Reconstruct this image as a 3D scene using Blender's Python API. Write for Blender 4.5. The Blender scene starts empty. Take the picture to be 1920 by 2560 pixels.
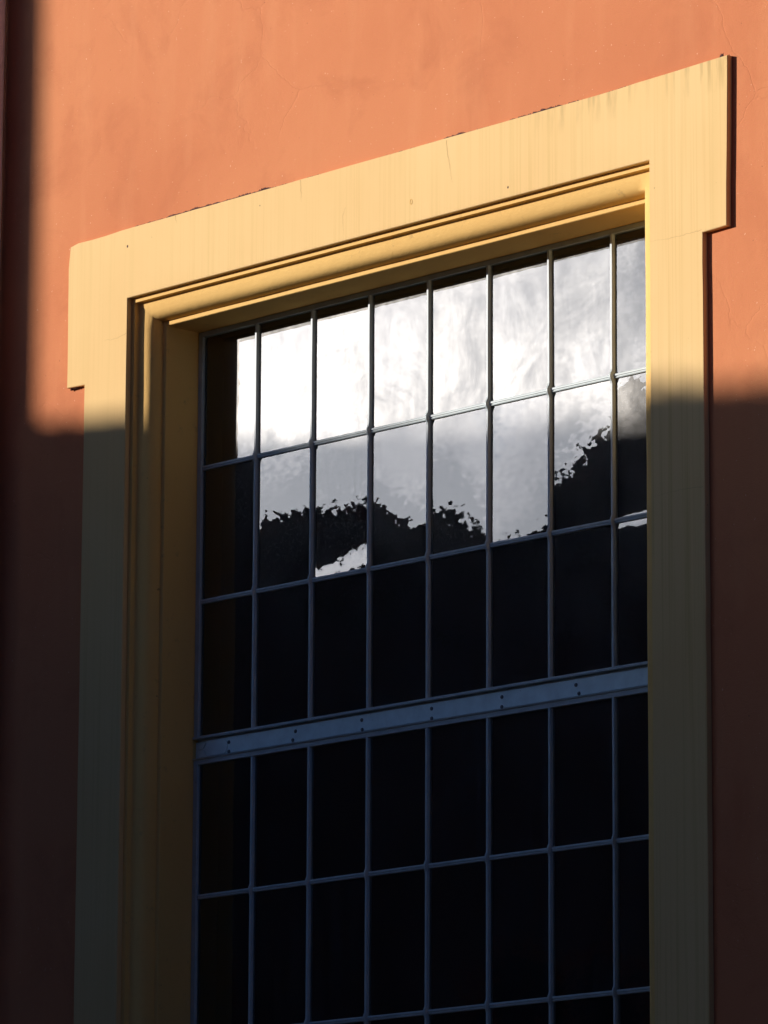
import bpy, bmesh, math, random
from mathutils import Vector, Matrix
from mathutils import noise as mnoise
from mathutils.geometry import tessellate_polygon

random.seed(7)
sc = bpy.context.scene
C = sc.collection

# ------------------------------------------------------------------ camera
cam = bpy.data.cameras.new('camera')
cam.sensor_fit = 'HORIZONTAL'
cam.sensor_width = 27.0
cam.lens = 12560.681 / 1920 * 27.0
cam.clip_start = 0.1
cam.clip_end = 2000
co = bpy.data.objects.new('camera', cam)
C.objects.link(co)
sc.camera = co
RX = Vector((0.69397526, 0.71998307, 0.00476593))
DN = Vector((-0.14378455, 0.1450706, -0.97891804))
FW = Vector((-0.70549581, 0.67865963, 0.20419785))
CAM = Vector((13.581, -12.1285, -3.4516))
M = Matrix.Identity(4)
for i in range(3):
    M[i][0] = RX[i]; M[i][1] = -DN[i]; M[i][2] = -FW[i]; M[i][3] = CAM[i]
co.matrix_world = M

# ------------------------------------------------------------------ light
S = Vector((-0.7164, -0.6603, 0.2254)).normalized()      # towards the sun
SUN_EL = math.asin(S.z)
SUN_ROT = math.atan2(S.x, S.y) % (2 * math.pi)
world = bpy.data.worlds.new('World')
sc.world = world
world.use_nodes = True
wn = world.node_tree
bg = wn.nodes['Background']
sky = wn.nodes.new('ShaderNodeTexSky')
sky.sky_type = 'NISHITA'
sky.sun_disc = False
sky.sun_elevation = SUN_EL
sky.sun_rotation = SUN_ROT
sky.air_density = 0.4
sky.dust_density = 2.0
sky.ozone_density = 3.0
# thin cloud veil over the sky: noise on the view direction
tcw = wn.nodes.new('ShaderNodeTexCoord')
mpw = wn.nodes.new('ShaderNodeMapping'); mpw.inputs['Scale'].default_value = (1, 1, 2.6)
nzw = wn.nodes.new('ShaderNodeTexNoise'); nzw.inputs['Scale'].default_value = 11; nzw.inputs['Detail'].default_value = 7
nzw.inputs['Distortion'].default_value = 0.6
crw = wn.nodes.new('ShaderNodeValToRGB')
crw.color_ramp.elements[0].position = 0.38; crw.color_ramp.elements[0].color = (0.72, 0.78, 0.9, 1)
crw.color_ramp.elements[1].position = 0.62; crw.color_ramp.elements[1].color = (1.25, 1.3, 1.45, 1)
mxw = wn.nodes.new('ShaderNodeMix'); mxw.data_type = 'RGBA'; mxw.blend_type = 'MULTIPLY'; mxw.inputs[0].default_value = 1.0
wn.links.new(tcw.outputs['Generated'], mpw.inputs['Vector'])
wn.links.new(mpw.outputs[0], nzw.inputs['Vector'])
wn.links.new(nzw.outputs['Fac'], crw.inputs[0])
wn.links.new(sky.outputs[0], mxw.inputs[6])
wn.links.new(crw.outputs[0], mxw.inputs[7])
# the bright cloud bank lies low; the sky clears to a deeper blue higher up
sepw = wn.nodes.new('ShaderNodeSeparateXYZ'); wn.links.new(tcw.outputs['Generated'], sepw.inputs[0])
hiw = wn.nodes.new('ShaderNodeValToRGB'); wn.links.new(sepw.outputs['Z'], hiw.inputs[0])
hiw.color_ramp.elements[0].position = 0.27; hiw.color_ramp.elements[0].color = (1, 1, 1, 1)
bank = wn.nodes.new('ShaderNodeVectorMath'); bank.operation = 'SCALE'; bank.inputs['Scale'].default_value = 1.12
hiw.color_ramp.elements[1].position = 0.335; hiw.color_ramp.elements[1].color = (0.23, 0.42, 0.62, 1)
mx2 = wn.nodes.new('ShaderNodeMix'); mx2.data_type = 'RGBA'; mx2.blend_type = 'MULTIPLY'; mx2.inputs[0].default_value = 1.0
wn.links.new(mxw.outputs[2], bank.inputs[0]); wn.links.new(bank.outputs[0], mx2.inputs[6]); wn.links.new(hiw.outputs[0], mx2.inputs[7])
wn.links.new(mx2.outputs[2], bg.inputs['Color'])
bg.inputs['Strength'].default_value = 0.08

sun = bpy.data.lights.new('sun', 'SUN')
sun.energy = 5.0
sun.angle = math.radians(0.5)
sun.color = (1.0, 0.93, 0.86)
so = bpy.data.objects.new('sun', sun)
C.objects.link(so)
so.rotation_euler = S.to_track_quat('Z', 'Y').to_euler()
so.location = (-8, -8, 12)

sc.view_settings.view_transform = 'Standard'
sc.view_settings.look = 'None'
sc.view_settings.gamma = 1.0
sc.view_settings.exposure = 0.22
sc.cycles.max_bounces = 8
sc.cycles.diffuse_bounces = 4
sc.cycles.glossy_bounces = 4
sc.cycles.transparent_max_bounces = 12
sc.cycles.sample_clamp_indirect = 6
sc.cycles.use_denoising = True

# ------------------------------------------------------------------ helpers
def obj(name, bm, mat, parent=None, smooth=False):
    me = bpy.data.meshes.new(name)
    bm.normal_update()
    bm.to_mesh(me); bm.free()
    if mat: me.materials.append(mat)
    if smooth:
        for p in me.polygons: p.use_smooth = True
    o = bpy.data.objects.new(name, me)
    C.objects.link(o)
    if parent: o.parent = parent
    return o

def empty(name, loc, label, cat, group=None):
    o = bpy.data.objects.new(name, None)
    C.objects.link(o)
    o.location = loc
    o['label'] = label; o['category'] = cat
    if group: o['group'] = group
    return o

def box(bm, x0, x1, y0, y1, z0, z1):
    v = [bm.verts.new((x, y, z)) for x in (x0, x1) for y in (y0, y1) for z in (z0, z1)]
    f = [(0, 1, 3, 2), (4, 6, 7, 5), (0, 4, 5, 1), (2, 3, 7, 6), (0, 2, 6, 4), (1, 5, 7, 3)]
    for q in f: bm.faces.new([v[i] for i in q])
    return v

def sweep(bm, rings, closed=True, caps=True):
    """rings: list of equal-length point lists, skinned one to the next."""
    vs = [[bm.verts.new(p) for p in r] for r in rings]
    n = len(vs[0])
    for a, b in zip(vs, vs[1:]):
        for i in range(n if closed else n - 1):
            j = (i + 1) % n
            bm.faces.new((a[i], a[j], b[j], b[i]))
    if caps and closed:
        bm.faces.new(list(reversed(vs[0]))); bm.faces.new(vs[-1])
    return vs

# ------------------------------------------------------------------ materials
class NT:
    def __init__(s, name):
        s.m = bpy.data.materials.new(name); s.m.use_nodes = True
        s.t = s.m.node_tree
        s.b = s.t.nodes['Principled BSDF']
        s.out = s.t.nodes['Material Output']
        s.tc = s.t.nodes.new('ShaderNodeTexCoord')
    def n(s, kind): return s.t.nodes.new(kind)
    def l(s, a, b): s.t.links.new(a, b)
    def noise(s, scale, detail=4, vec=None, mapping=None, rough=0.5, dist=0.0):
        z = s.n('ShaderNodeTexNoise')
        z.inputs['Scale'].default_value = scale; z.inputs['Detail'].default_value = detail
        z.inputs['Roughness'].default_value = rough; z.inputs['Distortion'].default_value = dist
        v = vec or s.tc.outputs['Object']
        if mapping:
            mp = s.n('ShaderNodeMapping'); mp.inputs['Scale'].default_value = mapping
            s.l(v, mp.inputs['Vector']); v = mp.outputs[0]
        s.l(v, z.inputs['Vector'])
        return z
    def ramp(s, fac, stops):
        r = s.n('ShaderNodeValToRGB')
        e = r.color_ramp.elements
        while len(e) < len(stops): e.new(0.5)
        for el, (p, c) in zip(e, stops):
            el.position = p; el.color = (c, c, c, 1) if not isinstance(c, tuple) else (*c, 1)
        s.l(fac, r.inputs[0]); return r.outputs[0]
    def mix(s, fac, a, b, mode='MIX'):
        x = s.n('ShaderNodeMix'); x.data_type = 'RGBA'; x.blend_type = mode
        for sock, v in ((x.inputs[0], fac), (x.inputs[6], a), (x.inputs[7], b)):
            if isinstance(v, (int, float)): sock.default_value = v
            elif isinstance(v, tuple): sock.default_value = (*v, 1)
            else: s.l(v, sock)
        return x.outputs[2]
    def math(s, op, a, b=None, c=None):
        x = s.n('ShaderNodeMath'); x.operation = op
        for sock, v in zip(x.inputs, (a, b, c)):
            if v is None: continue
            if isinstance(v, (int, float)): sock.default_value = v
            else: s.l(v, sock)
        return x.outputs[0]
    def bump(s, h, strength, dist, normal=None):
        b = s.n('ShaderNodeBump'); b.inputs['Strength'].default_value = strength; b.inputs['Distance'].default_value = dist
        s.l(h, b.inputs['Height'])
        if normal: s.l(normal, b.inputs['Normal'])
        return b.outputs[0]

def cracks(t, scale, mask_scale, width, lo, hi, seed):
    """fine hairline cracks, present only in patches -> 1 on a crack."""
    mp = t.n('ShaderNodeMapping'); mp.inputs['Location'].default_value = seed
    t.l(t.tc.outputs['Object'], mp.inputs['Vector'])
    w = t.noise(9, 4, mp.outputs[0])
    sub = t.n('ShaderNodeVectorMath'); sub.operation = 'SUBTRACT'; t.l(w.outputs['Color'], sub.inputs[0]); sub.inputs[1].default_value = (.5, .5, .5)
    scl = t.n('ShaderNodeVectorMath'); scl.operation = 'SCALE'; t.l(sub.outputs[0], scl.inputs[0]); scl.inputs['Scale'].default_value = 0.10
    ad = t.n('ShaderNodeVectorMath'); ad.operation = 'ADD'; t.l(mp.outputs[0], ad.inputs[0]); t.l(scl.outputs[0], ad.inputs[1])
    v = t.n('ShaderNodeTexVoronoi'); v.feature = 'DISTANCE_TO_EDGE'; v.inputs['Scale'].default_value = scale
    t.l(ad.outputs[0], v.inputs['Vector'])
    line = t.ramp(v.outputs['Distance'], [(0.0, 1.0), (width, 0.0)])
    m = t.noise(mask_scale, 3, mp.outputs[0])
    mk = t.ramp(m.outputs['Fac'], [(lo, 0.0), (hi, 1.0)])
    return t.math('MULTIPLY', line, mk)

def mat_wall():
    t = NT('orange_stucco')
    big = t.noise(0.9, 5, dist=0.4)
    c = t.ramp(big.outputs['Fac'], [(0.3, (0.59, 0.204, 0.090)), (0.5, (0.63, 0.230, 0.102)), (0.72, (0.66, 0.254, 0.113))])
    blot = t.noise(3.2, 6, rough=0.62, dist=0.5)
    c = t.mix(t.ramp(blot.outputs['Fac'], [(0.52, 0.0), (0.72, 0.55)]), c, (0.50, 0.165, 0.075))
    streak = t.noise(5, 4, mapping=(2.2, 1, 0.35))
    c = t.mix(t.ramp(streak.outputs['Fac'], [(0.5, 0.0), (0.75, 0.28)]), c, (0.70, 0.30, 0.14))
    spk = t.noise(70, 2)
    c = t.mix(t.ramp(spk.outputs['Fac'], [(0.765, 0.0), (0.80, 0.55)]), c, (0.22, 0.07, 0.05))
    spw = t.noise(110, 1, mapping=(1, 1, .8))
    c = t.mix(t.ramp(spw.outputs['Fac'], [(0.775, 0.0), (0.80, 0.55)]), c, (0.85, 0.55, 0.36))
    cr = cracks(t, 1.7, 1.4, 0.006, 0.5, 0.6, (3.1, 0, 1.7))
    c = t.mix(t.math('MULTIPLY', cr, 0.05), c, (0.34, 0.10, 0.055))
    grain = t.noise(260, 3)
    c = t.mix(0.10, c, grain.outputs['Color'], 'OVERLAY')
    t.l(c, t.b.inputs['Base Color'])
    t.b.inputs['Roughness'].default_value = 0.92
    t.b.inputs['Specular IOR Level'].default_value = 0.15
    n1 = t.bump(grain.outputs['Fac'], 0.45, 0.003)
    und = t.noise(16, 6, rough=0.65)
    n2 = t.bump(und.outputs['Fac'], 0.4, 0.005, n1)
    big2 = t.noise(2.4, 3)
    n3 = t.bump(big2.outputs['Fac'], 0.35, 0.015, n2)
    n4 = t.bump(t.math('MULTIPLY', cr, -1.0), 0.4, 0.002, n3)
    t.l(n4, t.b.inputs['Normal'])
    return t.m

def mat_trim(name, streaks=True, rough_bump=0.2):
    t = NT(name)
    base = t.noise(1.3, 5, dist=0.3)
    c = t.ramp(base.outputs['Fac'], [(0.3, (0.755, 0.500, 0.215)), (0.55, (0.785, 0.535, 0.238)), (0.75, (0.80, 0.560, 0.265))] if streaks else [(0.3, (0.76, 0.465, 0.150)), (0.55, (0.79, 0.50, 0.165)), (0.75, (0.80, 0.525, 0.19))])
    if streaks:
        s1 = t.noise(1.0, 3, mapping=(120, 1, 0.8))
        s2 = t.noise(1.0, 2, mapping=(26, 1, 0.5))
        mask = t.noise(1.6, 3, mapping=(1, 1, .6))
        # runs of dirty water are stronger towards the right-hand end
        sep = t.n('ShaderNodeSeparateXYZ'); t.l(t.tc.outputs['Object'], sep.inputs[0])
        right = t.n('ShaderNodeMapRange'); t.l(sep.outputs['X'], right.inputs[0])
        right.inputs[1].default_value = -0.6; right.inputs[2].default_value = 2.6; right.inputs[3].default_value = 0.35; right.inputs[4].default_value = 1.0
        a = t.math('MULTIPLY', t.ramp(s1.outputs['Fac'], [(0.50, 0.0), (0.62, 0.55)]), t.ramp(mask.outputs['Fac'], [(0.35, 0.1), (0.6, 1.0)]))
        a = t.math('MULTIPLY', a, right.outputs[0])
        c = t.mix(a, c, (0.60, 0.39, 0.135))
        c = t.mix(t.ramp(s2.outputs['Fac'], [(0.5, 0.0), (0.75, 0.35)]), c, (0.68, 0.47, 0.19))
        # grime hanging from the top edge
        top = t.n('ShaderNodeMapRange'); t.l(sep.outputs['Z'], top.inputs[0])
        top.inputs[1].default_value = 1.30; top.inputs[2].default_value = 1.405; top.inputs[3].default_value = 0.0; top.inputs[4].default_value = 1.0
        g = t.noise(1.0, 3, mapping=(34, 1, 5))
        gm = t.noise(1.5, 2)
        gg = t.math('MULTIPLY', t.math('MULTIPLY', t.ramp(g.outputs['Fac'], [(0.5, 0.0), (0.72, 0.85)]), top.outputs[0]), t.ramp(gm.outputs['Fac'], [(0.42, 0.0), (0.55, 1.0)]))
        rt = t.n('ShaderNodeMapRange'); t.l(sep.outputs['X'], rt.inputs[0]); rt.inputs[1].default_value = 1.5; rt.inputs[2].default_value = 2.2; rt.inputs[3].default_value = 0.06; rt.inputs[4].default_value = 0.7
        gg = t.math('MULTIPLY', gg, rt.outputs[0])
        c = t.mix(gg, c, (0.25, 0.17, 0.06))
    else:
        d = t.noise(24, 5, rough=0.65)
        c = t.mix(t.ramp(d.outputs['Fac'], [(0.62, 0.0), (0.78, 0.6)]), c, (0.40, 0.25, 0.11))
    spk = t.noise(48, 2)
    c = t.mix(t.ramp(spk.outputs['Fac'], [(0.77, 0.0), (0.80, 0.6)]), c, (0.25, 0.14, 0.05))
    t.l(c, t.b.inputs['Base Color'])
    t.b.inputs['Roughness'].default_value = 0.85
    t.b.inputs['Specular IOR Level'].default_value = 0.2
    g = t.noise(300, 2)
    n1 = t.bump(g.outputs['Fac'], rough_bump, 0.0012)
    u = t.noise(30 if not streaks else 11, 5, rough=0.65)
    n2 = t.bump(u.outputs['Fac'], 0.5 if not streaks else 0.25, 0.0035, n1)
    t.l(n2, t.b.inputs['Normal'])
    return t.m

def mat_plain(name, col, rough=0.6, var=0.12, scale=20, spec=0.5, metal=0.0):
    t = NT(name)
    z = t.noise(scale, 5, rough=0.6)
    lo = tuple(max(0, v * (1 - var)) for v in col); hi = tuple(min(1, v * (1 + var)) for v in col)
    t.l(t.ramp(z.outputs['Fac'], [(0.3, lo), (0.7, hi)]), t.b.inputs['Base Color'])
    t.b.inputs['Roughness'].default_value = rough
    t.b.inputs['Specular IOR Level'].default_value = spec
    t.b.inputs['Metallic'].default_value = metal
    t.l(t.bump(z.outputs['Fac'], 0.2, 0.002), t.b.inputs['Normal'])
    return t.m

def mat_steel(name, col):
    """chipped, dusty grey-blue oil paint on steel glazing bars"""
    t = NT(name)
    z = t.noise(14, 5, rough=0.6)
    c = t.ramp(z.outputs['Fac'], [(0.3, tuple(v * 0.88 for v in col)), (0.7, tuple(v * 1.08 for v in col))])
    ch = t.noise(60, 4, rough=0.7)
    c = t.mix(t.ramp(ch.outputs['Fac'], [(0.70, 0.0), (0.74, 0.85)]), c, (0.07, 0.035, 0.025))
    t.l(c, t.b.inputs['Base Color'])
    t.b.inputs['Roughness'].default_value = 0.5
    t.b.inputs['Specular IOR Level'].default_value = 0.35
    t.l(t.bump(z.outputs['Fac'], 0.3, 0.002), t.b.inputs['Normal'])
    return t.m

def mat_glass():
    t = NT('old_window_glass')
    t.t.nodes.remove(t.b)
    geo = t.n('ShaderNodeNewGeometry')
    at = t.n('ShaderNodeAttribute'); at.attribute_name = 'pane_seed'
    pa = t.n('ShaderNodeVectorMath'); pa.operation = 'ADD'; t.l(t.tc.outputs['Object'], pa.inputs[0]); t.l(at.outputs['Vector'], pa.inputs[1])
    pv = pa.outputs[0]
    # hand-drawn glass: the surface waves by fractions of a degree
    def wob(scale, mapping, amp, detail):
        z = t.noise(scale, detail, pv, mapping=mapping)
        s = t.n('ShaderNodeVectorMath'); s.operation = 'SUBTRACT'; t.l(z.outputs['Color'], s.inputs[0]); s.inputs[1].default_value = (.5, .5, .5)
        m = t.n('ShaderNodeVectorMath'); m.operation = 'MULTIPLY'; t.l(s.outputs[0], m.inputs[0]); m.inputs[1].default_value = (amp, 0, amp)
        return m.outputs[0]
    a1 = wob(2.6, (1, 1, 1), 0.019, 1)
    a2 = wob(30, (1, 1, 1.5), 0.0162, 2)
    ad = t.n('ShaderNodeVectorMath'); ad.operation = 'ADD'; t.l(a1, ad.inputs[0]); t.l(a2, ad.inputs[1])
    ad2 = t.n('ShaderNodeVectorMath'); ad2.operation = 'ADD'; t.l(geo.outputs['Normal'], ad2.inputs[0]); t.l(ad.outputs[0], ad2.inputs[1])
    at2 = t.n('ShaderNodeAttribute'); at2.attribute_name = 'pane_tilt'
    ad3 = t.n('ShaderNodeVectorMath'); ad3.operation = 'ADD'; t.l(ad2.outputs[0], ad3.inputs[0]); t.l(at2.outputs['Vector'], ad3.inputs[1])
    nr = t.n('ShaderNodeVectorMath'); nr.operation = 'NORMALIZE'; t.l(ad3.outputs[0], nr.inputs[0])
    fr = t.n('ShaderNodeFresnel'); fr.inputs['IOR'].default_value = 1.52
    f2 = t.math('MULTIPLY', fr.outputs[0], 1.75)
    tr = t.n('ShaderNodeBsdfTransparent'); tr.inputs[0].default_value = (0.80, 0.84, 0.83, 1)
    gl = t.n('ShaderNodeBsdfGlossy'); gl.inputs['Roughness'].default_value = 0.0
    gl.inputs['Color'].default_value = (1.0, 0.965, 0.865, 1)
    t.l(nr.outputs[0], gl.inputs['Normal'])
    m1 = t.n('ShaderNodeMixShader'); t.l(f2, m1.inputs[0]); t.l(tr.outputs[0], m1.inputs[1]); t.l(gl.outputs[0], m1.inputs[2])
    # film of dust: wiped in arcs and run down in streaks, scatters the low sun forward
    df = t.n('ShaderNodeBsdfDiffuse'); df.inputs[0].default_value = (0.62, 0.64, 0.66, 1)
    ga = t.n('ShaderNodeBsdfGlossy'); ga.inputs['Roughness'].default_value = 0.20; ga.inputs['Color'].default_value = (1.0, 0.97, 0.93, 1)
    gb = t.n('ShaderNodeBsdfGlossy'); gb.inputs['Roughness'].default_value = 0.36; gb.inputs['Color'].default_value = (0.9, 0.95, 1.0, 1)
    t.l(nr.outputs[0], ga.inputs['Normal']); t.l(nr.outputs[0], gb.inputs['Normal'])
    mg = t.n('ShaderNodeMixShader'); mg.inputs[0].default_value = 0.5; t.l(ga.outputs[0], mg.inputs[1]); t.l(gb.outputs[0], mg.inputs[2])
    md = t.n('ShaderNodeMixShader'); md.inputs[0].default_value = 0.25; t.l(df.outputs[0], md.inputs[1]); t.l(mg.outputs[0], md.inputs[2])
    cloud = t.noise(2.6, 6, pv, rough=0.65, dist=1.6)
    strk = t.noise(1, 5, pv, mapping=(26, 1, 6), dist=0.7)
    spk = t.noise(230, 2)
    d = t.ramp(cloud.outputs['Fac'], [(0.34, 0.36), (0.66, 1.0)])
    d2 = t.math('MULTIPLY', d, t.ramp(strk.outputs['Fac'], [(0.35, 0.78), (0.7, 1.1)]))
    d3 = t.math('ADD', t.math('MULTIPLY', d2, DUST), t.math('MULTIPLY', t.ramp(spk.outputs['Fac'], [(0.70, 0.0), (0.76, 1.0)]), 0.05))
    m2 = t.n('ShaderNodeMixShader'); t.l(d3, m2.inputs[0]); t.l(m1.outputs[0], m2.inputs[1]); t.l(md.outputs[0], m2.inputs[2])
    # dried rain runs: thin pale film, strongest low on the window
    run = t.noise(1, 3, pv, mapping=(85, 1, 1.2))
    rm = t.noise(2.0, 3, pv)
    rf = t.math('MULTIPLY', t.math('MULTIPLY', t.ramp(run.outputs['Fac'], [(0.5, 0.0), (0.7, 1.0)]), t.ramp(rm.outputs['Fac'], [(0.4, 0.1), (0.65, 1.0)])), 0.05)
    d4 = t.n('ShaderNodeBsdfDiffuse'); d4.inputs[0].default_value = (0.55, 0.62, 0.68, 1)
    m3 = t.n('ShaderNodeMixShader'); t.l(rf, m3.inputs[0]); t.l(m2.outputs[0], m3.inputs[1]); t.l(d4.outputs[0], m3.inputs[2])
    t.l(m3.outputs[0], t.out.inputs['Surface'])
    return t.m

DUST = 0.037
M_WALL = mat_wall()
M_TRIM = mat_trim('ochre_trim')
M_MOULD = mat_trim('ochre_moulding', streaks=False, rough_bump=0.8)
M_CRACK = mat_plain('crack_dirt', (0.42, 0.26, 0.10), 0.9)
M_STEEL = mat_steel('grey_window_steel', (0.48, 0.545, 0.55))
M_BEAM = mat_steel('pale_transom_paint', (0.72, 0.88, 0.88))
M_BOLT = mat_plain('shaded_bolt_paint', (0.16, 0.17, 0.17), 0.6)  # bolt heads darkened in colour to show their shaded relief
M_GLASS = mat_glass()
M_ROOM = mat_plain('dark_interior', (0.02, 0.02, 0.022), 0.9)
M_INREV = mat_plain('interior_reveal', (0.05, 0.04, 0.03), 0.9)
M_MOSS = mat_plain('dark_moss', (0.075, 0.030, 0.030), 0.95, 0.4, 90)
M_PIPE = mat_plain('pale_grey_paint', (0.70, 0.68, 0.72), 0.5)
M_GROUND = mat_plain('asphalt', (0.04, 0.042, 0.046), 0.9, 0.25, 6)
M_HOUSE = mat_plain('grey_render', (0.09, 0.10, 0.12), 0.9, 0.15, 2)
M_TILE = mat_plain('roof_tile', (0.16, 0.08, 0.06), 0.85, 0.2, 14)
M_DARKGLASS = mat_plain('house_window_pane', (0.02, 0.022, 0.025), 0.15)
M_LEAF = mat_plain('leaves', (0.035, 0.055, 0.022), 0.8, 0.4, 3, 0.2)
M_BARK = mat_plain('bark', (0.09, 0.065, 0.045), 0.95, 0.3, 12)

# ------------------------------------------------------------------ key sizes
YW, YF = -0.250, -0.272           # wall face, surround face; the glass is at y = 0
ZG = -5.05                        # street level
XL, XR, ZT, ZB = -0.124, 2.524, 1.130, -2.20    # surround opening
W8, H = 0.30, 0.5
COLS = [0.0 + 0.30 * i for i in range(9)]
ROWS_TOP = [1.008, 0.504, 0.0, -0.503]
ROWS_BOT = [-0.594, -1.093, -1.600, -2.10]

building = empty('building', (1.2, YW, ZG), 'orange stucco building wall with a tall ochre-framed steel window', 'building')
building_inv = Matrix.Translation((-1.2, -YW, -ZG))
def bpart(name, bm, mat, parent=None, smooth=False):
    o = obj(name, bm, mat, None, smooth)
    p = parent or building
    o.parent = p
    if p is building: o.matrix_parent_inverse = building_inv
    return o

# wall: face with an opening behind the surround, and real thickness
bm = bmesh.new()
ox0, ox1, oz0, oz1 = XL - 0.02, XR + 0.02, ZB - 0.02, ZT + 0.02
def wq(x0, x1, z0, z1): box(bm, x0, x1, YW, YW + 0.45, z0, z1)
wq(-9, ox0, ZG - .3, 8.0); wq(ox1, 24, ZG - .3, 8.0); wq(ox0, ox1, ZG - .3, oz0); wq(ox0, ox1, oz1, 8.0)
bpart('wall', bm, M_WALL)

# ------------------------------------------------------------------ surround
bm = bmesh.new()
def wob(x, z, a=0.0016): return a * (mnoise.noise(Vector((x * 5, z * 5, 3.3))) + .6 * mnoise.noise(Vector((x * 24, z * 24, 1.3))))
def top_z(x):
    f = (x + 0.48) / 3.37
    return 1.396 + 0.012 * f + 0.012 * max(0, f - 0.82) / 0.18 - (0.016 if False else 0)
outer = []
def run(p, q, n):
    for i in range(n):
        f = i / n
        outer.append((p[0] + (q[0] - p[0]) * f, p[1] + (q[1] - p[1]) * f))
LX0, LX1, JX0, JX1, CZ = -0.462, 2.876, -0.362, 2.764, 0.838
run((JX0 + .0, ZB - .0), (JX0, CZ), 30)
run((JX0, CZ), (LX0, CZ + .004), 4)
run((LX0, CZ + .004), (LX0 - .004, 1.372), 8)
outer.append((LX0 + .006, 1.386)); outer.append((LX0 + .05, 1.394))
for i in range(1, 40):
    x = LX0 + .05 + (LX1 - LX0 - .05) * i / 40
    outer.append((x, top_z(x) - (0.004 if i < 3 else 0) + 0.0012 * mnoise.noise(Vector((x * 14, 0, 0)))))
outer.append((LX1 + .004, top_z(LX1)))
run((LX1 + .004, top_z(LX1) - .01), (LX1 - .006, CZ + .002), 8)
run((LX1 - .006, CZ + .002), (JX1, CZ - .002), 4)
run((JX1, CZ - .002), (JX1, ZB), 30)
outer.append((JX1, ZB))
outer = [p for i, p in enumerate(outer) if i == 0 or math.hypot(p[0] - outer[i - 1][0], p[1] - outer[i - 1][1]) > .004]
outer = [(x + wob(x, z), z) for x, z in outer]
inner = []
def runi(p, q, n):
    for i in range(n + 1):
        f = i / n
        inner.append((p[0] + (q[0] - p[0]) * f, p[1] + (q[1] - p[1]) * f))
runi((XL, ZB), (XL, ZT), 30); runi((XL, ZT), (XR, ZT), 30); runi((XR, ZT), (XR, ZB), 30)
inner = [inner[i] for i in range(len(inner)) if i == 0 or inner[i] != inner[i - 1]]
be = 0.0022
def inset(pts, sgn):
    """shift points by a small bevel, perpendicular to the outline"""
    out = []
    n = len(pts)
    for i, (x, z) in enumerate(pts):
        a = pts[max(0, i - 1)]; b = pts[min(n - 1, i + 1)]
        d1 = Vector((x - a[0], z - a[1])); d2 = Vector((b[0] - x, b[1] - z))
        n1 = Vector((-d1.y, d1.x)).normalized() if d1.length > 1e-9 else None
        n2 = Vector((-d2.y, d2.x)).normalized() if d2.length > 1e-9 else None
        if n1 is None: n1 = n2
        if n2 is None: n2 = n1
        m = (n1 + n2); m = m / max(0.3, m.length ** 2 / 2) if m.length > 1e-6 else n1
        out.append((x + sgn * m.x * be, z + sgn * m.y * be))
    return out
fo = inset(outer, -1); fi = inset(inner, 1)
vfo = [bm.verts.new((x, YF, z)) for x, z in fo]
vfi = [bm.verts.new((x, YF, z)) for x, z in fi]
ring = vfo + list(reversed(vfi))
for tri in tessellate_polygon([[Vector((v.co.x, v.co.z, 0)) for v in ring]]):
    try: bm.faces.new([ring[i] for i in tri])
    except ValueError: pass
vmo = [bm.verts.new((x, YF + be, z)) for x, z in outer]
vbo = [bm.verts.new((x, YW + 0.01, z)) for x, z in outer]
vmi = [bm.verts.new((x, YF + be, z)) for x, z in inner]
vbi = [bm.verts.new((x, YW + 0.03, z)) for x, z in inner]
for A, B in ((vfo, vmo), (vmo, vbo)):
    for i in range(len(A) - 1): bm.faces.new((A[i], A[i + 1], B[i + 1], B[i]))
for A, B in ((vmi, vfi), (vbi, vmi)):
    for i in range(len(A) - 1): bm.faces.new((A[i], A[i + 1], B[i + 1], B[i]))
bmesh.ops.recalc_face_normals(bm, faces=bm.faces[:])
surround = bpart('window_surround', bm, M_TRIM)

# moulding swept round the opening: (u inwards, y)
prof = [(0.0, -0.2500), (0.0175, -0.2500), (0.0180, -0.236), (0.0193, -0.2320), (0.0225, -0.2298), (0.028, -0.2290),
        (0.036, -0.2285), (0.045, -0.2265), (0.055, -0.2240), (0.064, -0.2205), (0.073, -0.2145), (0.0800, -0.2050),
        (0.0850, -0.1920), (0.0875, -0.180), (0.0885, -0.1700), (0.1050, -0.1700), (0.107, -0.1670), (0.107, 0.0300)]
def path_point(u, s):
    """s in 0..3: left side up, head, right side down; u is the inset"""
    x0, x1, zt = XL + u, XR - u, ZT - u
    if s <= 1: return (x0, ZB + (zt - ZB) * s)
    if s <= 2: return (x0 + (x1 - x0) * (s - 1), zt)
    return (x1, zt + (ZB - zt) * (s - 2))
ss = [i / 60 for i in range(60)] + [1 + i / 60 for i in range(60)] + [2 + i / 60 for i in range(61)]
rings = []
for s in ss:
    r = []
    for k, (u, y) in enumerate(prof):
        corner = min(abs(s - 1), abs(s - 2)) < 1e-6
        soft = 1.0 if 3 <= k <= 12 else 0.3
        x, z = path_point(u, s)
        du = 0.0 if corner else 0.0016 * soft * mnoise.noise(Vector((x * 3.1, z * 3.1, k * 0.15 + 1)))
        if k >= 16: du = 0
        x, z = path_point(u + du, s)
        dy = 0.0014 * soft * mnoise.noise(Vector((x * 4, z * 4, 7 + k * 0.12))) if k < 16 else 0
        r.append((x, y + dy, z))
    rings.append(r)
bm = bmesh.new()
vs = sweep(bm, rings, closed=False, caps=False)
bmesh.ops.recalc_face_normals(bm, faces=bm.faces[:])
mould = bpart('moulding', bm, M_MOULD, surround)
me = mould.data
npf = len(prof) - 1
for i, p in enumerate(me.polygons):
    k = i % npf
    p.use_smooth = 2 <= k <= 12
# orientation: the moulding must face the street
if me.polygons[0].normal.y > 0: me.flip_normals()
for a in (0.9,):
    mod = mould.modifiers.new('split', 'EDGE_SPLIT'); mod.split_angle = math.radians(50)

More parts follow.
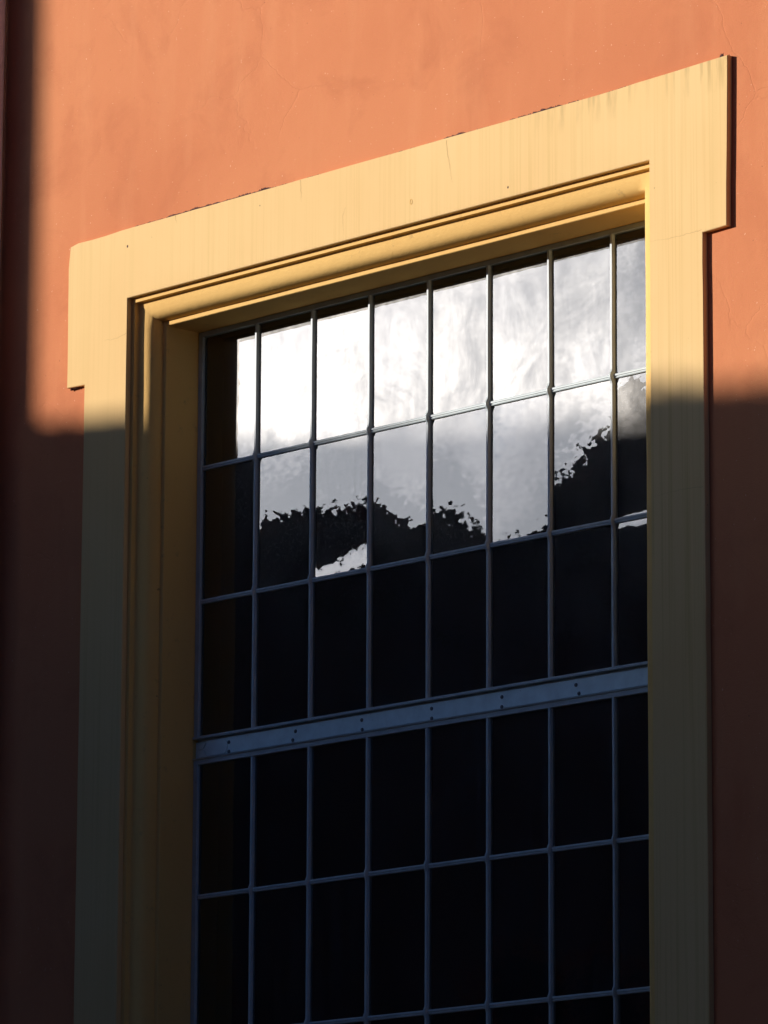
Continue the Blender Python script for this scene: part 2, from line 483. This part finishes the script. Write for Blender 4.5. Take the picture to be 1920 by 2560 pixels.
# moss and soot lodged along the top of the lintel
def moss_clump(bm, x0, x1, amp, n):
    for i in range(n):
        x = random.uniform(x0, x1)
        e = min(1, 6 * min(x - x0, x1 - x) / (x1 - x0))
        k = amp * e * (0.45 + 0.9 * abs(mnoise.noise(Vector((x * 22, 1.7, 0)))))
        h = 1.25 * k * random.uniform(0.3, 1.0)
        z = top_z(x) - 0.0015
        w = random.uniform(0.002, 0.006)
        y1 = YF + random.uniform(0.0015, 0.012)
        lean = random.uniform(-.3, .3) * h
        a = bm.verts.new((x - w, y1, z)); b = bm.verts.new((x + w, y1, z)); c = bm.verts.new((x, y1 + .006, z + .0005))
        d = bm.verts.new((x + lean, y1 + .0015, z + h))
        for q in ((a, b, d), (b, c, d), (c, a, d)): bm.faces.new(q)
bm = bmesh.new()
for x0, x1, amp, n in ((-.12, .10, .008, 260), (.05, .44, .012, 1100), (.36, .70, .011, 480), (.62, .70, .007, 60), (.79, .93, .007, 110), (1.25, 1.29, .004, 30), (1.33, 1.39, .006, 40),
                       (1.54, 1.66, .012, 190), (1.62, 1.84, .005, 160), (1.84, 2.04, .008, 220), (1.96, 2.13, .012, 360), (2.14, 2.2, .011, 90), (2.18, 2.8, .004, 360), (2.843, 2.856, .020, 26), (-.1, .9, .005, 900), (.9, 2.85, .0045, 1500)):
    moss_clump(bm, x0, x1, amp, n)
bmesh.ops.recalc_face_normals(bm, faces=bm.faces[:])
ms = bpart('moss', bm, M_MOSS, surround); ms['kind'] = 'stuff'
ms['label'] = 'dark moss and soot tufts along the top edge of the lintel'

# broken plaster under the left ear of the lintel
bm = bmesh.new()
for i in range(46):
    x = random.uniform(LX0 + .006, LX0 + .075)
    z = CZ + .003 - random.uniform(0, .007) * (1 - (x - LX0) / .09)
    r = random.uniform(.0015, .0045)
    bmesh.ops.create_icosphere(bm, subdivisions=1, radius=r, matrix=Matrix.Translation((x, random.uniform(YW - .012, YW), z)))
bpart('broken_plaster', bm, M_MOSS, surround)

# fine settlement cracks in the painted lintel and jambs
def crack(pts, w, seed):
    bm = bmesh.new()
    rg = random.Random(seed)
    path = []
    for (a, b) in zip(pts, pts[1:]):
        n = max(2, int(math.dist(a, b) / .008))
        for i in range(n):
            f = i / n
            path.append((a[0] + (b[0] - a[0]) * f + rg.uniform(-.0018, .0018), a[1] + (b[1] - a[1]) * f + rg.uniform(-.0018, .0018)))
    path.append(pts[-1])
    prev = None
    for i, (x, z) in enumerate(path):
        f = i / (len(path) - 1)
        hw = w * (1 - .75 * f) * rg.uniform(.6, 1.2)
        q = path[min(i + 1, len(path) - 1)]; p = path[max(i - 1, 0)]
        d = Vector((q[0] - p[0], q[1] - p[1])).normalized()
        cur = [bm.verts.new((x - d.y * hw * k, YF - .0004, z + d.x * hw * k)) for k in (-1, 1)]
        if prev: bm.faces.new((prev[0], prev[1], cur[1], cur[0]))
        prev = cur
    bpart('crack', bm, M_CRACK, surround)
CR = [([(1.560, 1.394), (1.565, 1.35), (1.575, 1.31), (1.59, 1.235)], .0009), ([(.815, 1.398), (.818, 1.36), (.82, 1.315)], .0010), ([(-.13, .995), (-.19, .985), (-.25, .99)], .0006),
      ([(2.76, .845), (2.63, .842), (2.50, .850)], .0006), ([(.14, 1.398), (.145, 1.365)], .0011), ([(1.05, 1.25), (1.035, 1.215), (1.045, 1.15)], .0005), ([(2.755, -.02), (2.66, -.015), (2.54, -.02)], .0005)]
for k, (pp, w) in enumerate(CR): crack(pp, w, k)

# old plug ring and holes in the lintel
bm = bmesh.new()
def ringmesh(cx, cz, r, t):
    rr = []
    for i in range(25):
        a = i / 24 * 2 * math.pi
        c = Vector((cx + r * math.cos(a) * .62, YF, cz + r * math.sin(a)))
        rr.append([c + Vector((t * math.cos(b) * math.cos(a), t * math.sin(b) * .8, t * math.cos(b) * math.sin(a))) for b in [k / 6 * 2 * math.pi for k in range(6)]])
    sweep(bm, rr, caps=False)
ringmesh(1.385, 1.207, .009, .0016)
bpart('filled_plug', bm, M_MOULD, surround)
for x, z, r in ((-.128, 1.329, .0042), (1.862, 1.166, .0035), (.60, 1.345, .002)):
    bm = bmesh.new()
    bmesh.ops.create_icosphere(bm, subdivisions=2, radius=r, matrix=Matrix.Translation((x, YF, z)) @ Matrix.Diagonal((1, .12, 1.3, 1)))
    bpart('plug_hole', bm, M_MOSS, surround)

# ------------------------------------------------------------------ window
XF0, XF1 = XL + .107, XR - .107
ZF1 = ZT - .107
window_bm = bmesh.new()
# outer steel frame: each side a small angle section (flat web + raised lip)
def bar_v(bm, x, z0, z1, w, y0, y1): box(bm, x - w, x + w, y0, y1, z0, z1)
FD = -0.011
# upper sash
def sash(z_top, z_bot):
    box(window_bm, XF0 + .001, 0.0055, FD, 0.012, z_bot, z_top)           # left stile
    box(window_bm, 2.3945, XF1 - .001, FD, 0.012, z_bot, z_top)           # right stile
    box(window_bm, 0.0055, 2.3945, FD - .0003, 0.012, z_top - .0185, z_top)  # head rail
sash(ZF1 - .001, -0.5035)
box(window_bm, XF0 + .003, XF1 - .003, FD - .008, 0.012, -0.5135, -0.5035)
box(window_bm, XF0 + .003, XF1 - .003, .007, 0.012, -0.5245, -0.5135)  # bottom rail of the upper light
sash(-0.5885, ZB + .05)
box(window_bm, XF0 + .003, XF1 - .003, FD - .007, 0.012, -0.5885, -0.5845)
box(window_bm, XF0 + .003, XF1 - .003, FD - .001, 0.012, -0.5985, -0.5915)
box(window_bm, XF0 + .001, XF1 - .001, FD - .004, 0.02, ZB + .01, ZB + .05)
bmesh.ops.recalc_face_normals(window_bm, faces=window_bm.faces[:])
window = bpart('window', window_bm, M_STEEL)
wb = window.modifiers.new('bevel', 'BEVEL'); wb.width = 0.0016; wb.segments = 2; wb.limit_method = 'ANGLE'

# glazing bars: vertical bars joggle over the horizontal ones
bm = bmesh.new()
def vbar(x, z0, z1, crossings):
    zs = []
    z = z0
    while z < z1: zs.append(z); z += 0.025
    zs.append(z1)
    for c in crossings:
        zs += [c - .026, c - .018, c - .011, c - .004, c + .004, c + .011, c + .018, c + .026]
    zs = sorted(set(round(v, 4) for v in zs if z0 <= v <= z1))
    rr = []
    for z in zs:
        j = 0.0
        for c in crossings:
            d = abs(z - c)
            if d < .026: j = max(j, 0.5 + 0.5 * math.cos(math.pi * min(1, max(0, (d - .004) / .020))))
        wv = 0.0008 * mnoise.noise(Vector((x * 3, 0, z * 4)))
        hw = 0.0052 - 0.0012 * j + wv * .4
        yf = -0.0105 - 0.0085 * j
        yb = 0.010
        cx = x + wv
        rr.append([(cx - .0080, -.001, z), (cx - .0072, -.0045 - .006 * j, z), (cx - hw, yf + .0012, z), (cx - hw + .0012, yf, z), (cx + hw - .0012, yf, z), (cx + hw, yf + .0012, z),
                   (cx + .0072, -.0045 - .006 * j, z), (cx + .0080, -.001, z), (cx + .0080, yb, z), (cx - .0080, yb, z)])
    sweep(bm, rr)
for i in range(1, 8):
    x = COLS[i] + (0.0015 * math.sin(i * 5.1))
    vbar(x, -0.5035, ZF1 - .0195, ROWS_TOP[1:3])
    vbar(x, ZB + .051, -0.5915, ROWS_BOT[1:4])
bmesh.ops.recalc_face_normals(bm, faces=bm.faces[:])
bpart('glazing_bar', bm, M_STEEL, window).name = 'vertical_glazing_bars'
bm = bmesh.new()
def hbar(z):
    prev = None
    rr = []
    n = 96
    for i in range(n + 1):
        x = 0.0055 + (2.3945 - .0055) * i / n
        wv = 0.0007 * mnoise.noise(Vector((x * 3, 5, z * 4)))
        rr.append([(x, -.001, z + .0085 + wv), (x, -.0055, z + .0080 + wv), (x, -.0072, z + .0045 + wv), (x, -.0072, z + .0005 + wv), (x, -.0040, z - .0010 + wv), (x, -.0040, z - .0035 + wv),
                   (x, -.0060, z - .0050 + wv), (x, -.0048, z - .0080 + wv), (x, -.001, z - .0088 + wv), (x, .009, z - .0088 + wv), (x, .009, z + .0085 + wv)])
    sweep(bm, rr)
for z in ROWS_TOP[1:3] + ROWS_BOT[1:4]: hbar(z)
bmesh.ops.recalc_face_normals(bm, faces=bm.faces[:])
bpart('horizontal_glazing_bars', bm, M_STEEL, window)

# transom beam between the two lights
bm = bmesh.new()
box(bm, XF0 + .06, XF1 - .002, -0.0045, 0.012, -0.5800, -0.5215)
box(bm, XF0 + .001, XF0 + .058, 0.0, 0.012, -0.5835, -0.5225)
bmesh.ops.recalc_face_normals(bm, faces=bm.faces[:])
# end cleat: six-sided plate with mitred corners
def plate(pts, y0, y1):
    a = [bm.verts.new((x, y0, z)) for x, z in pts]; b = [bm.verts.new((x, y1, z)) for x, z in pts]
    bm.faces.new(a); bm.faces.new(list(reversed(b)))
    for i in range(len(a)):
        j = (i + 1) % len(a); bm.faces.new((a[j], a[i], b[i], b[j]))
plate([(.040, -.552), (.056, -.5275), (.148, -.5275), (.163, -.541), (.163, -.563), (.148, -.5795), (.067, -.5795)], -.0075, -.0040)
plate([(.006, -.5555), (.031, -.5545), (.052, -.5805), (.006, -.5805)], -.0065, -.001)
plate([(.006, -.5500), (.029, -.5490), (.043, -.5285), (.006, -.5265)], -.0055, -.001)
bmesh.ops.recalc_face_normals(bm, faces=bm.faces[:])
tr = bpart('transom_beam', bm, M_BEAM, window)
tb = tr.modifiers.new('bevel', 'BEVEL'); tb.width = 0.001; tb.segments = 2; tb.limit_method = 'ANGLE'
BOLTS = [(.170, -.541), (.171, -.5755), (.526, -.5415), (.512, -.572), (.870, -.5405), (.8725, -.5755), (1.223, -.541), (1.2235, -.576),
         (1.5685, -.541), (1.568, -.576), (1.922, -.542), (1.936, -.573)]
bolt0 = None
for k, (x, z) in enumerate(BOLTS):
    if bolt0 is None:
        bm = bmesh.new()
        bmesh.ops.create_uvsphere(bm, u_segments=16, v_segments=8, radius=.0068, matrix=Matrix.Diagonal((1, .75, 1, 1)))
        bolt0 = bpart('bolt', bm, M_BOLT, window, True)
        b = bolt0
    else:
        b = bolt0.copy(); C.objects.link(b); b.parent = window
    b.location = (x, -.0055, z)

# panes: each one bedded at its own very slight tilt (a = across, b = up)
TILT = {}
base_b = {0: [.019, .021, .016, .019, .010, .015, .006, .012],
          1: [.008, .030, .025, .028, .032, .038, .012, -.007]}
base_a = {0: [0, .0, .0, 0, 0, 0, 0, 0], 1: [.010, .006, 0, 0, 0, 0, 0, 0]}
# a few panes bow near an edge and so show a second strip of sky
def sm(a, b, x):
    t = min(1, max(0, (x - a) / (b - a))); return t * t * (3 - 2 * t)
WARP = {(1, 2): lambda f, g: .024 * (1 - sm(.03 + .09 * g, .17 + .12 * g, f)),
        (1, 3): lambda f, g: .006 * sm(.3, .8, f),
        (1, 7): lambda f, g: .046 * (1 - sm(.0 + .03 * g, .07 + .05 * g, f)),
        (2, 7): lambda f, g: .034 * sm(.86, .97, f),
        (1, 6): lambda f, g: .006 * (1 - sm(.2, .6, f))}
SHEAR = {(1, 3): .040, (1, 4): .012, (1, 5): -.035, (1, 6): -.045, (1, 1): -.015, (1, 2): -.012}
tilts = []
bm = bmesh.new()
rows = [(ROWS_TOP[0], ROWS_TOP[1]), (ROWS_TOP[1], ROWS_TOP[2]), (ROWS_TOP[2], ROWS_TOP[3]),
        (ROWS_BOT[0], ROWS_BOT[1]), (ROWS_BOT[1], ROWS_BOT[2]), (ROWS_BOT[2], ROWS_BOT[3])]
for r, (z1, z0) in enumerate(rows):
    for c in range(8):
        xa, xb = COLS[c], COLS[c + 1]
        xc, zc = (xa + xb) / 2, (z0 + z1) / 2
        a = base_a.get(r, [0] * 8)[c] + random.uniform(-.0035, .0035)
        b = base_b.get(r, [.004] * 8)[c] + random.uniform(-.0008, .0008)
        NS = 28
        prev = None
        for k in range(NS + 1):
            f = k / NS                      # from the bottom of the pane up
            z = z0 + (z1 - z0) * f
            row = []
            for x in (xa, xb):
                row.append(bm.verts.new((x, .002, z)))
                sh = SHEAR.get((r, c), 0)
                tilts.append((a + sh * (z - zc), 0.0, b + WARP.get((r, c), lambda q, g: 0.0)(f, 0 if x == xa else 1) + sh * (x - xc)))
            if prev: bm.faces.new((prev[0], prev[1], row[1], row[0]))
            prev = row
for f in bm.faces:
    f.normal_update()
    if f.normal.y > 0: f.normal_flip()
wp = bpart('window_panes', bm, M_GLASS, window)
att = wp.data.attributes.new('pane_seed', 'FLOAT_VECTOR', 'POINT')
att2 = wp.data.attributes.new('pane_tilt', 'FLOAT_VECTOR', 'POINT')
prng = random.Random(11)
for k in range(len(wp.data.vertices) // 58):
    sh = (prng.uniform(-9, 9), prng.uniform(-9, 9), prng.uniform(-9, 9))
    for q in range(58):
        att.data[k * 58 + q].vector = sh
        att2.data[k * 58 + q].vector = tilts[k * 58 + q]

# inside: short reveal, then a dark room
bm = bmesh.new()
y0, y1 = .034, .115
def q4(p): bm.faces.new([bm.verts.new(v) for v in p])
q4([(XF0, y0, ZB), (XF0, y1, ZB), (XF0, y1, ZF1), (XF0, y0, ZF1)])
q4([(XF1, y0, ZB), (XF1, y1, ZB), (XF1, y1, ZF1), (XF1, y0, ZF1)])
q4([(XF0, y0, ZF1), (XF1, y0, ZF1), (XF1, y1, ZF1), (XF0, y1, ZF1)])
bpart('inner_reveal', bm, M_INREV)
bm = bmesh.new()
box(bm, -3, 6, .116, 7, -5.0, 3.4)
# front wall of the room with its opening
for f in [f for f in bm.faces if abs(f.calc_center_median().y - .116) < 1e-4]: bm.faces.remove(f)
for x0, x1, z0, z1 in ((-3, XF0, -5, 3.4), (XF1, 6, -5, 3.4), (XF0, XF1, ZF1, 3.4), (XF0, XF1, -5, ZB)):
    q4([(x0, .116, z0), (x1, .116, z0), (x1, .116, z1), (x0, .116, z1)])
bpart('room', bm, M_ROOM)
# sill
bm = bmesh.new()
box(bm, JX0 - .05, JX1 + .05, -.33, .03, ZB - .09, ZB + .002)
s = bpart('sill', bm, M_TRIM)
sb = s.modifiers.new('bevel', 'BEVEL'); sb.width = .008; sb.segments = 2

# ------------------------------------------------------------------ downpipe at the far left
bm = bmesh.new()
px = -0.885
rr = []
for z in [ZG + .25, ZG + 2, 0, 2, 4, 7.6]:
    rr.append([(px + .050 * math.cos(a), -.325 + .050 * math.sin(a), z) for a in [k / 24 * 2 * math.pi for k in range(24)]])
sweep(bm, rr)
dp = empty('downpipe', (px, -.325, ZG), 'pale grey round downpipe on the orange wall, cut off by the left edge', 'pipe')
o = obj('pipe', bm, M_PIPE, dp, True); o.matrix_parent_inverse = Matrix.Translation(-dp.location)
for z in (-3.4, -.9, 3.1, 6.2):
    bm = bmesh.new()
    rr = []
    for zz in (z - .018, z + .018):
        rr.append([(px + .056 * math.cos(a), -.325 + .056 * math.sin(a), zz) for a in [k / 24 * 2 * math.pi for k in range(24)]])
    sweep(bm, rr)
    box(bm, px - .012, px + .012, -.30, YW + .01, z - .012, z + .012)
    o = obj('bracket', bm, M_PIPE, dp); o.matrix_parent_inverse = Matrix.Translation(-dp.location)

# ------------------------------------------------------------------ street and what stands opposite
bm = bmesh.new()
v = [bm.verts.new(p) for p in ((-600, -600, ZG), (600, -600, ZG), (600, 600, ZG), (-600, 600, ZG))]
bm.faces.new(v)
g = obj('ground', bm, M_GROUND); g['kind'] = 'structure'

def house(name, x0, x1, y0, y1, z1, label, roof=0.0, eave=True, frame=None):
    e = empty(name, ((x0 + x1) / 2, (y0 + y1) / 2, ZG), label, 'building')
    inv = Matrix.Translation(-e.location)
    if frame:                                   # (origin, angle): the house is built in its own turned frame
        m = Matrix.Translation(frame[0]) @ Matrix.Rotation(frame[1], 4, 'Z')
        p0 = m @ e.location
        e.location = p0; e.rotation_euler = (0, 0, frame[1])
    def P(n, bm, m, parent=None):
        bmesh.ops.recalc_face_normals(bm, faces=bm.faces[:])
        o = obj(n, bm, m, parent or e)
        if parent is None: o.matrix_parent_inverse = inv
        return o
    bm = bmesh.new(); box(bm, x0, x1, y0, y1, ZG, z1); P('wall', bm, M_HOUSE)
    bm = bmesh.new()
    if eave:
        o_ = .0 if roof == 0 else .25
        box(bm, x0 - o_, x1 + o_, y0 - o_, y1 + o_, z1 + .002, z1 + .12)
        if roof:
            ym = (y0 + y1) / 2
            a = [bm.verts.new(p) for p in ((x0, y0, z1 + .121), (x1, y0, z1 + .121), (x1, y1, z1 + .121), (x0, y1, z1 + .121), (x0, ym, z1 + roof), (x1, ym, z1 + roof))]
            for q in ((0, 1, 5, 4), (3, 4, 5, 2), (0, 4, 3), (1, 2, 5), (0, 3, 2, 1)): bm.faces.new([a[i] for i in q])
        P('roof', bm, M_TILE)
    # windows on the street side
    n = max(1, int((x1 - x0) / 2.6)); st = int((z1 - ZG) / 3.1)
    for i in range(n):
        for k in range(st):
            cx = x0 + (i + .5) * (x1 - x0) / n; cz = ZG + 1.7 + k * 3.1
            bm = bmesh.new()
            for a, b, c, d in ((cx - .55, cx - .47, cz - .8, cz + .8), (cx + .47, cx + .55, cz - .8, cz + .8), (cx - .47, cx + .47, cz + .72, cz + .8), (cx - .47, cx + .47, cz - .8, cz - .72), (cx - .03, cx + .03, cz - .72, cz + .72)):
                box(bm, a, b, y1 - .05, y1 + .04, c, d)
            w = P('window', bm, M_TILE)
            bm = bmesh.new(); box(bm, cx - .47, cx + .47, y1 - .04, y1 + .01, cz - .72, cz + .72)
            P('pane', bm, M_DARKGLASS, w)
    return e

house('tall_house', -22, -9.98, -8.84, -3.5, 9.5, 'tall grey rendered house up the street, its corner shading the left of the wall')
house('sky_block_house', -3, 34, -40, -22, 8.5, 'unseen grey house added behind the viewer to hold back sky light')  # added out of view to cut the sky light reaching the wall

# the long low house opposite: its straight parapet draws the lower edge of the sunlit patch
def wall_line(x): return .738 - .125 * (x + .526)
def sun_pt(x, z_or_d, by_height=True):
    D = (z_or_d - wall_line(x)) / S.z if by_height else z_or_d
    return Vector((x + D * S.x, YW + D * S.y, wall_line(x) + D * S.z))
DR = 15.0
ZR = wall_line(-.526) + DR * S.z
A0, A1 = sun_pt(-3.2, ZR), sun_pt(13.0, ZR)
LD = A1 - A0; LEN = LD.length; LD.normalize()
ANG = math.atan2(LD.y, LD.x)
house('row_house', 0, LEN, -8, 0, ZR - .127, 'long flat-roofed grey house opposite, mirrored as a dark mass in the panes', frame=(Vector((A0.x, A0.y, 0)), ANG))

# leaves added on the parapet: their ragged top stands in for the mirrored treeline
UP = Vector((0, 0, 1))
Nn = Vector((-LD.y, LD.x, 0))
if Nn.dot(S) < 0: Nn = -Nn                         # away from the wall
def leaf(bm, p, s):
    a = Vector((random.gauss(0, 1), random.gauss(0, 1), random.gauss(0, 1))).normalized()
    b = a.orthogonal().normalized(); b = Matrix.Rotation(random.uniform(0, 6.28), 3, a) @ b
    w = b.cross(a)
    bm.faces.new([bm.verts.new(p + q) for q in (b * s, (b * .3 + w * .62) * s, (b * -.6 + w * .5) * s, -b * s * .9, (b * -.6 - w * .5) * s, (b * .3 - w * .62) * s)])
bm = bmesh.new()
root = A0 + Nn * .2; root.z = ZR
uu = 0.0
while uu < LEN - .05:
    uu += random.uniform(.010, .028)
    cr_ = random.choice((.018, .024, .032, .042))
    hgt = random.uniform(-.05, .028)
    d = random.uniform(-.03, .45)
    c = A0 + LD * uu + Nn * d; c.z = ZR + hgt - cr_ - .06 * d
    for m in range(int(4 + cr_ * 260)):
        leaf(bm, c + Vector((random.gauss(0, cr_ * .5), random.gauss(0, cr_ * .5), random.gauss(0, cr_ * .42))), random.uniform(.010, .026))
uu = 0.0
while uu < LEN - .05:                               # solid mat of stems and trails down the front
    uu += random.uniform(.02, .05)
    ln = random.uniform(.1, 1.6)
    for m in range(int(ln * 16)):
        c = A0 + LD * (uu + random.gauss(0, .05)) + Nn * random.uniform(-.09, .02); c.z = ZR - .02 - random.random() * ln
        leaf(bm, c, random.uniform(.03, .06))
iv = obj('treeline_leaves', bm, M_LEAF)
iv['label'] = 'dark leaves added along the roof edge opposite, standing in for a mirrored treeline'
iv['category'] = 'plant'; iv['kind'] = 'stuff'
